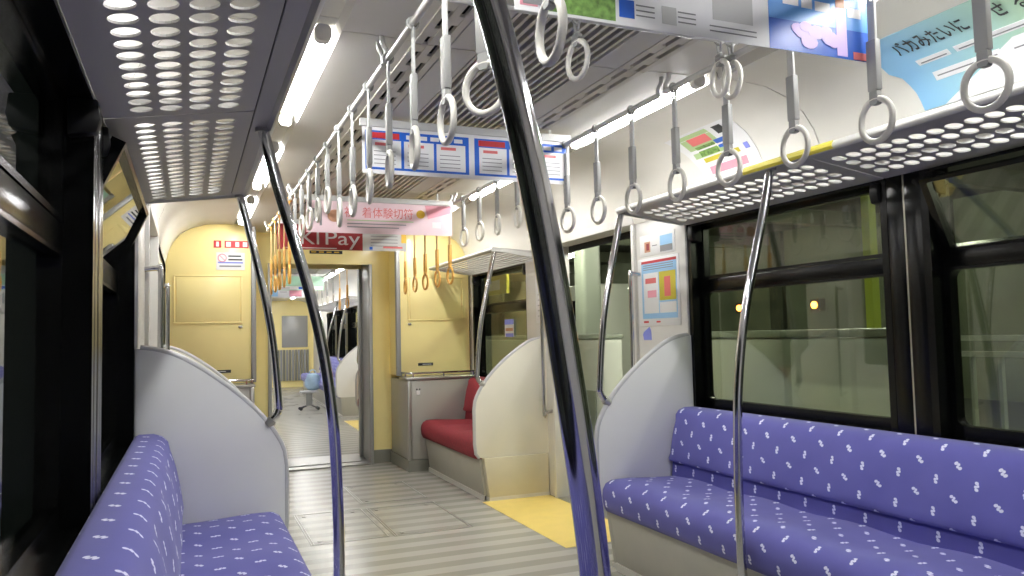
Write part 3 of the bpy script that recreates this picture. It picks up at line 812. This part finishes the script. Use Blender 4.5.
# two small posters hung in the next carriage
y = 11.4
t, sh = hang_poster(y, 1.12, 1.98, 1.87, 2.07, 'pale green hanging poster, first inside the next carriage', 'mint')
patch(sh, y, 'paper', 1.14, 1.96, 1.88, 1.93); patch(sh, y, 'deep_blue', 1.62, 1.80, 1.885, 1.92, 2); patch(sh, y, 'ink_grey', 1.2, 1.5, 1.90, 1.907, 2, name='print_line')
y = 13.2
t, sh = hang_poster(y, 1.22, 2.04, 1.86, 2.06, 'white hanging poster with a pink photo, second inside the next carriage', 'paper')
patch(sh, y, 'pink', 1.70, 1.90, 1.88, 2.0); patch(sh, y, 'pale_blue', 1.28, 1.52, 1.88, 2.02); patch(sh, y, 'ink_grey', 1.55, 1.66, 1.95, 1.957, name='print_line')

# ------------------------------------------------------------------ adverts on the coves above the racks
def cove_pt(t_):   # point on the cove between heights, t in 0..1 from lower to upper edge (left-side coordinates)
    pts = COVE[1:6]; L = [0]
    for i in range(len(pts)-1): L.append(L[-1]+math.dist(pts[i], pts[i+1]))
    d = t_*L[-1]
    for i in range(len(pts)-1):
        if d <= L[i+1]+1e-9:
            k = (d-L[i])/(L[i+1]-L[i]); a, b = pts[i], pts[i+1]
            nx, nz = (b[1]-a[1]), -(b[0]-a[0]); ln = math.hypot(nx, nz)
            return lerp(a[0], b[0], k), lerp(a[1], b[1], k), nx/ln, nz/ln
def cove_sheet(name, m, parent, y0, y1, t0, t1, lift, shape=None, side='right', **k):
    """sheet lying on the curved cove; shape(t) gives the y start at height t"""
    with use(side_m(side)):
        b = MB(); n = 10
        for i in range(n+1):
            tt = lerp(t0, t1, i/n); x, z, nx, nz = cove_pt(tt); ya = shape(tt) if shape else y0
            for l_ in (lift, lift-.0012):
                b.v += [(x+nx*l_, ya, z+nz*l_), (x+nx*l_, y1, z+nz*l_)]
        for i in range(n):
            a, c = i*4, i*4+4
            b.f += [(a, c, c+1, a+1), (a+2, a+3, c+3, c+2), (a, a+2, c+2, c), (a+1, c+1, c+3, a+3)]
        b.f += [(0, 1, 3, 2), (n*4, n*4+2, n*4+3, n*4+1)]
        return b.build(name, m, parent, smooth=40, **k)
def cove_text(txt, size, m, parent, y, t_, stretch=None):
    """lettering wrapped onto the curve of the right cove"""
    cu = bpy.data.curves.new('t', 'FONT'); cu.body = txt; cu.size = size; cu.resolution_u = 3; cu.extrude = .0003; cu.offset = size*.008
    to = bpy.data.objects.new('t', cu); COL.objects.link(to)
    me = bpy.data.meshes.new_from_object(to.evaluated_get(bpy.context.evaluated_depsgraph_get()))
    COL.objects.unlink(to); bpy.data.objects.remove(to); bpy.data.curves.remove(cu)
    vs = [v.co.copy() for v in me.vertices]; x0_ = min(v.x for v in vs); wd = max(v.x for v in vs)-x0_; k = (stretch/wd) if stretch else 1
    b = MB()
    for v in vs:
        x, z, nx, nz = cove_pt(max(.01, min(.99, t_+v.y/.283))); l_ = .0062+v.z
        b.v.append((2.6-(x+nx*l_), y-(v.x-x0_)*k, z+nz*l_))
    b.f = [tuple(p.vertices) for p in me.polygons]; bpy.data.meshes.remove(me)
    return b.build('lettering', m, parent)
x, z, nx, nz = cove_pt(.5)
ad = thing('cove_advert', 'blue-green advert sheet with black Japanese writing above the right rack', 'advert', (2.6-x, 1.5, z), 'adverts above the racks')
sh = cove_sheet('sheet', 'print_wash', ad, 1.95, .92, .06, .95, .003, shape=lambda q: 1.98 if q > .5 else 1.98-.06*math.sqrt(max(0, 1-(q/.5)**2)))
cove_sheet('pale_print', 'paper', sh, 1.80, .92, .06, .55, .0038, shape=lambda q: lerp(1.84, 1.45, (q-.06)/.49))
cove_text('バカみたいに', .062, 'ink', sh, 1.885, .66, stretch=.26)
cove_text('せ', .062, 'ink', sh, 1.545, .66, stretch=.046); cove_text('る', .062, 'ink', sh, 1.475, .66, stretch=.042)
for q, ya, yb in ((.50, 1.86, 1.74), (.50, 1.72, 1.40), (.33, 1.835, 1.60), (.33, 1.57, 1.43)):
    s_ = cove_sheet('text_box', 'paper', sh, ya, yb, q-.04, q+.045, .0046)
    cove_sheet('print_line', 'ink_grey', s_, ya-.012, yb+.012, q-.004, q+.008, .0054)
ad = thing('cove_advert', 'small white advert with red, green and yellow print above the right rack', 'advert', (2.6-x, 2.95, z), 'adverts above the racks')
sh = cove_sheet('sheet', 'paper', ad, 3.20, 2.76, .03, .80, .004, shape=lambda q: 3.25-.10*(1-q)**2)
cove_sheet('print', 'leaf_print', sh, 3.17, 2.94, .35, .76, .0048)
cove_sheet('print', 'green_print', sh, 3.12, 2.98, .36, .52, .0056); cove_sheet('print', 'soft_red', sh, 3.12, 2.97, .55, .68, .0056)
cove_sheet('print', 'deep_blue', sh, 2.97, 2.89, .40, .54, .0056); cove_sheet('print', 'yellow_print', sh, 3.12, 2.86, .27, .33, .0056)
cove_sheet('print', 'pink', sh, 3.11, 2.84, .10, .20, .0056); cove_sheet('print', 'ink', sh, 2.90, 2.84, .60, .74, .0056)
cove_sheet('print', 'sticker_blue', sh, 2.82, 2.79, .28, .36, .0056)
# wire dangling on the right cove beside the rack bar, yellow sticker on the bar
o = MB().prism([(2.1948, 1.773), (2.1905, 1.783), (2.1925, 1.793), (2.199, 1.8005), (2.198, 1.8025), (2.1905, 1.794), (2.1885, 1.783), (2.193, 1.772)], 'y', 1.98, 2.44).build('rack_sticker', 'yellow_print', None)
tag(o, 'yellow sticker strip along the front bar of the right rack', 'sticker')
bx('print_mark', 'ink', o, 2.1875, 2.1887, 2.19, 2.21, 1.780, 1.789)

# ------------------------------------------------------------------ notices by the right door and on the end panel
def wall_notice(label, y0, y1, z0, z1, X=2.608, paper='paper', group=None):
    t = thing('wall_notice', label, 'notice', (X, (y0+y1)/2, z0), group)
    sh = bx('sheet', paper, t, X-.004, X, y0, y1, z0, z1, bevel=.0008); return sh
def wp(sh, m, y0, y1, z0, z1, lift=1, X=2.608, name='print'):
    return bx(name, m, sh, X-.004-.0007*lift, X-.004-.0007*(lift-1), y0, y1, z0, z1)
sh = wall_notice('tall colourful poster on the white pier right of the open door', 3.49, 3.90, 1.20, 1.585)
wp(sh, 'red_print', 3.51, 3.86, 1.555, 1.57); wp(sh, 'pale_blue', 3.51, 3.86, 1.24, 1.555)
wp(sh, 'yellow_print', 3.52, 3.68, 1.34, 1.50, 2); wp(sh, 'paper', 3.69, 3.84, 1.27, 1.50, 2)
wp(sh, 'soft_red', 3.57, 3.63, 1.36, 1.47, 3); wp(sh, 'soft_red', 3.71, 3.82, 1.44, 1.47, 3); wp(sh, 'pink', 3.71, 3.80, 1.36, 1.40, 3); wp(sh, 'paper', 3.52, 3.68, 1.27, 1.33, 2)
for k in range(3): wp(sh, 'ink_grey', 3.54, 3.84, 1.518+k*.012, 1.522+k*.012, 2, name='print_line')
wp(sh, 'red_print', 3.80, 3.85, 1.217, 1.228); wp(sh, 'red_print', 3.68, 3.72, 1.217, 1.226)
sh = wall_notice('white notice with small photos above the tall poster by the right door', 3.52, 3.87, 1.60, 1.72)
wp(sh, 'skin_print', 3.76, 3.82, 1.62, 1.68); wp(sh, 'maroon', 3.77, 3.80, 1.63, 1.67, 2); wp(sh, 'pale_blue', 3.54, 3.66, 1.61, 1.70); wp(sh, 'ink_grey', 3.54, 3.66, 1.61, 1.645, 2); wp(sh, 'ink_grey', 3.69, 3.74, 1.65, 1.655)
o = MB().prism([(3.78, 1.12), (3.86, 1.12), (3.87, 1.15), (3.86, 1.165), (3.83, 1.18), (3.80, 1.195), (3.785, 1.175)], 'x', 2.606, 2.6078).build('door_sticker', 'sticker_blue', None)
tag(o, 'small lilac sticker below the tall poster by the right door', 'sticker')
sh = wall_notice('pale notice with dark print on the pier behind the cream partition', 5.10, 5.36, 1.25, 1.66)
wp(sh, 'ink_grey', 5.14, 5.20, 1.55, 1.63); wp(sh, 'skin_print', 5.24, 5.31, 1.53, 1.63)
for k in range(5): wp(sh, 'ink_grey', 5.14, 5.32, 1.30+k*.04, 1.305+k*.04, name='print_line')
# sticker on the priority window glass and on the near right window
o = bx('window_sticker', 'paper', None, 2.694, 2.6955, 6.02, 6.22, 1.15, 1.30); tag(o, 'blue and white sticker on the window by the red bench', 'sticker')
bx('print', 'sticker_blue', o, 2.693, 2.694, 6.02, 6.22, 1.255, 1.30); bx('print', 'sticker_blue', o, 2.693, 2.694, 6.03, 6.2, 1.15, 1.18); bx('print', 'skin_print', o, 2.693, 2.694, 6.04, 6.2, 1.20, 1.225)
# end panel stickers (left), facing the camera
def end_notice(name, label, x0, x1, z0, z1, m): 
    o = bx(name, m, None, x0, x1, 6.866, 6.869, z0, z1); tag(o, label, 'sign'); return o
o = end_notice('safety_sticker', 'small red square sticker on the left yellow panel', .365, .425, 1.945, 2.005, 'red_print'); bx('pictogram', 'paper', o, .385, .405, 6.8652, 6.866, 1.955, 1.995)
o = end_notice('safety_sticker', 'wide red and white pictogram sticker on the left yellow panel', .45, .64, 1.945, 2.005, 'red_print')
for a, b in ((.462, .50), (.535, .565), (.595, .63)): bx('pictogram', 'paper', o, a, b, 6.8652, 6.866, 1.955, 1.995)
o = end_notice('safety_sign', 'white notice with slashed circle and black print on the left yellow panel', .385, .61, 1.76, 1.905, 'paper')
MB().torus((.432, 6.8655, 1.86), .032, .004, 'y', 20, 6).build('slashed_circle', 'pink', o); MB().prism([(.408, 1.88), (.412, 1.884), (.456, 1.84), (.452, 1.836)], 'y', 6.864, 6.866).build('slash', 'pink', o)
for k, (a, b, z, m) in enumerate(((.48, .58, 1.87, 'ink'), (.48, .59, 1.84, 'ink'), (.40, .595, 1.815, 'sticker_blue'), (.41, .58, 1.785, 'ink_grey'))): bx('print_line', m, o, a, b, 6.865, 6.866, z, z+.012)

# ------------------------------------------------------------------ station platform beyond the right windows
pf = struct('floor_platform', (5, 8, -.06))
bx('platform_slab', 'plat_floor', pf, 2.86, 12, -8, 40, -1.0, -.03)
bx('platform_edge', 'gate_grey', pf, 2.84, 3.0, -8, 40, -.06, -.02)
pw = struct('wall_platform', (12, 8, 0)); bx('wall_panel', 'plat_wall', pw, 11.9, 12.1, -8, 40, -.03, 3.4)
for k in range(12): bx('wall_rib', 'plat_dark', pw, 11.8, 11.9, -7+k*4, -6.6+k*4, -.03, 3.4)
pr_ = struct('ceiling_platform', (7, 8, 3.2)); bx('roof_sheet', 'plat_dark', pr_, 3.1, 12, -8, 40, 3.25, 3.35)
for k in range(12): bx('roof_beam', 'plat_wall', pr_, 3.1, 12, -7+k*3.5, -6.8+k*3.5, 3.0, 3.25)
for k, (x, yy) in enumerate(((7.0, -3), (7.0, 2.0), (7.0, 7.2), (7.0, 12.6), (7.0, 18), (7.0, 24), (4.4, -1), (4.4, 3.4), (4.4, 8.6))):  # near row is added to brighten the platform behind the windows
    t = thing('platform_light', 'fluorescent tube under the platform roof in the %s row, %s along the platform' % ('far' if k < 6 else 'added near', ORD[k % 6]), 'lamp', (x, yy, 2.6), 'platform lights')
    MB().tube([(x, yy, 2.66), (x, yy+1.2, 2.66)], .03, 10).build('tube', 'plat_tube', t); bx('housing', 'gate_white', t, x-.07, x+.07, yy-.05, yy+1.25, 2.70, 2.76)
    for q in (.1, 1.1): bx('hanger', 'plat_dark', t, x-.01, x+.01, yy+q, yy+q+.02, 2.76, 3.25)
# half-height platform gates
def gate(y0, y1, label, solid=True):
    t = thing('platform_gate', label, 'gate', (3.16, (y0+y1)/2, -.03), 'platform gates')
    if solid:
        bx('gate_body', 'gate_white', t, 3.08, 3.26, y0, y1, -.03, 1.12, bevel=.03); bx('gate_cap', 'gate_grey', t, 3.07, 3.27, y0, y1, 1.12, 1.16, bevel=.01)
        bx('gate_panel', 'gate_grey', t, 3.07, 3.08, y0+.12, y1-.12, .12, .72)
    else:
        for z in (1.035, 1.10): bx('top_rail', 'gate_white', t, 3.14, 3.18, y0, y1, z, z+.022)
        bx('low_rail', 'gate_grey', t, 3.14, 3.18, y0, y1, .08, .12)
        n = int((y1-y0)/.12)
        for i in range(n+1): bx('bar', 'gate_grey', t, 3.15, 3.17, y0+i*(y1-y0)/n-.01*(i == n), y0+i*(y1-y0)/n+.014, .12, 1.035)
gate(-.6, 2.48, 'barred platform gate with white top rails behind the nearest right window', False)
gate(2.52, 3.22, 'white platform gate block left of the barred gate', True)
gate(3.26, 3.90, 'white platform gate block before the open right door', True)
gate(5.2, 8.2, 'white platform gate block past the open right door', True)
o = bx('platform_post', 'pole_green', None, 3.50, 3.55, 3.04, 3.09, -.03, 3.25); tag(o, 'yellow-green post on the platform behind the right window', 'post')
bx('band', 'plat_dark', o, 3.495, 3.555, 3.035, 3.095, 1.5, 1.53)
for k, (yy, zz) in enumerate(((14.33, 1.66), (12.03, 1.63))):
    t = thing('signal_lamp', 'small orange lamp glowing outside the right window, %s of two' % ('left', 'right')[k], 'lamp', (11.7, yy, zz), 'orange lamps')
    bx('lamp_box', 'plat_dark', t, 11.74, 11.9, yy-.12, yy+.12, zz-.12, zz+.12); MB().tube([(11.71, yy, zz), (11.74, yy, zz)], .07, 12).build('lamp_lens', 'orange_lamp', t)
for k, yy in enumerate((4.2, 9.5, 15, 21)):
    o = MB().prism(rrect(5.2, 5.5, yy, yy+.3, .06), 'z', -.03, 3.25).build('platform_column', 'gate_grey', None, smooth=40)
    tag(o, 'round-cornered grey platform column, %s from the near end' % ORD[k], 'column', 'platform columns'); bx('column_base', 'plat_dark', o, 5.17, 5.53, yy-.03, yy+.33, -.03, .12)
o = bx('vending_kiosk', 'gate_white', None, 6.0, 7.0, 10.8, 12.6, -.03, 1.95, bevel=.03); tag(o, 'pale kiosk box standing on the platform, seen through the open door', 'kiosk')
for k in range(2): bx('kiosk_window', 'black', o, 5.99, 6.0, 11.0+k*.8, 11.6+k*.8, .9, 1.7)

# ------------------------------------------------------------------ hanging platform sign
t = thing('platform_sign', 'yellow sign hanging over the platform, seen through the window by the red bench', 'sign', (4.2, 10.2, 1.74))
bx('sign_board', 'yellow_print', t, 4.18, 4.22, 9.8, 10.7, 1.74, 2.0); bx('sign_print', 'paper', t, 4.175, 4.18, 10.05, 10.45, 1.80, 1.94)
for q in (9.95, 10.55): bx('sign_rod', 'plat_dark', t, 4.19, 4.21, q, q+.02, 2.0, 3.25)
# ------------------------------------------------------------------ bag on a trolley in the next carriage
o = Vector((2.0, 13.3, 0)); t = thing('bag_trolley', 'pale blue bag on a small folding trolley, far down the next carriage', 'trolley', tuple(o))
with use(Matrix.Translation(o)):
    b = MB(); N, M_ = 18, 12
    for i in range(1, M_):
        for j in range(N):
            a, c = PI*i/M_, 2*PI*j/N; k = 1+.13*math.sin(3*c+i)*math.sin(a)
            b.v.append((.08+.12*k*math.sin(a)**.45*math.cos(c), .11*k*math.sin(a)**.45*math.sin(c), .46-.14*math.cos(a)))
    n = len(b.v); b.v += [(.08, 0, .32), (.08, 0, .60)]
    for i in range(M_-2):
        for j in range(N): b.f.append((i*N+j, i*N+(j+1) % N, (i+1)*N+(j+1) % N, (i+1)*N+j))
    for j in range(N): b.f += [(n, (j+1) % N, j), (n+1, (M_-2)*N+j, (M_-2)*N+(j+1) % N)]
    bg = b.build('bag', 'denim', t, smooth=80)
    MB().torus((.08, 0, .61), .05, .01, 'y', 16, 6).build('bag_handle', 'denim', bg, smooth=60)
    bx('tray', 'paper_grey', t, -.12, .16, -.12, .12, .28, .315, bevel=.01)
    bx('stem', 'end_grey', t, -.03, .07, -.05, .05, .07, .28, bevel=.01)
    for q in (-1, 1):
        MB().tube([(.02, 0, .09), (.02+q*.14, -.08, .03)], .009, 8).build('foot', 'ink', t); MB().tube([(.02, 0, .09), (.02+q*.14, .08, .03)], .009, 8).build('foot', 'ink', t)
        for e in (-.08, .08): MB().tube([(.02+q*.14, e-.012, .025), (.02+q*.14, e+.012, .025)], .025, 12).build('wheel', 'ink', t)
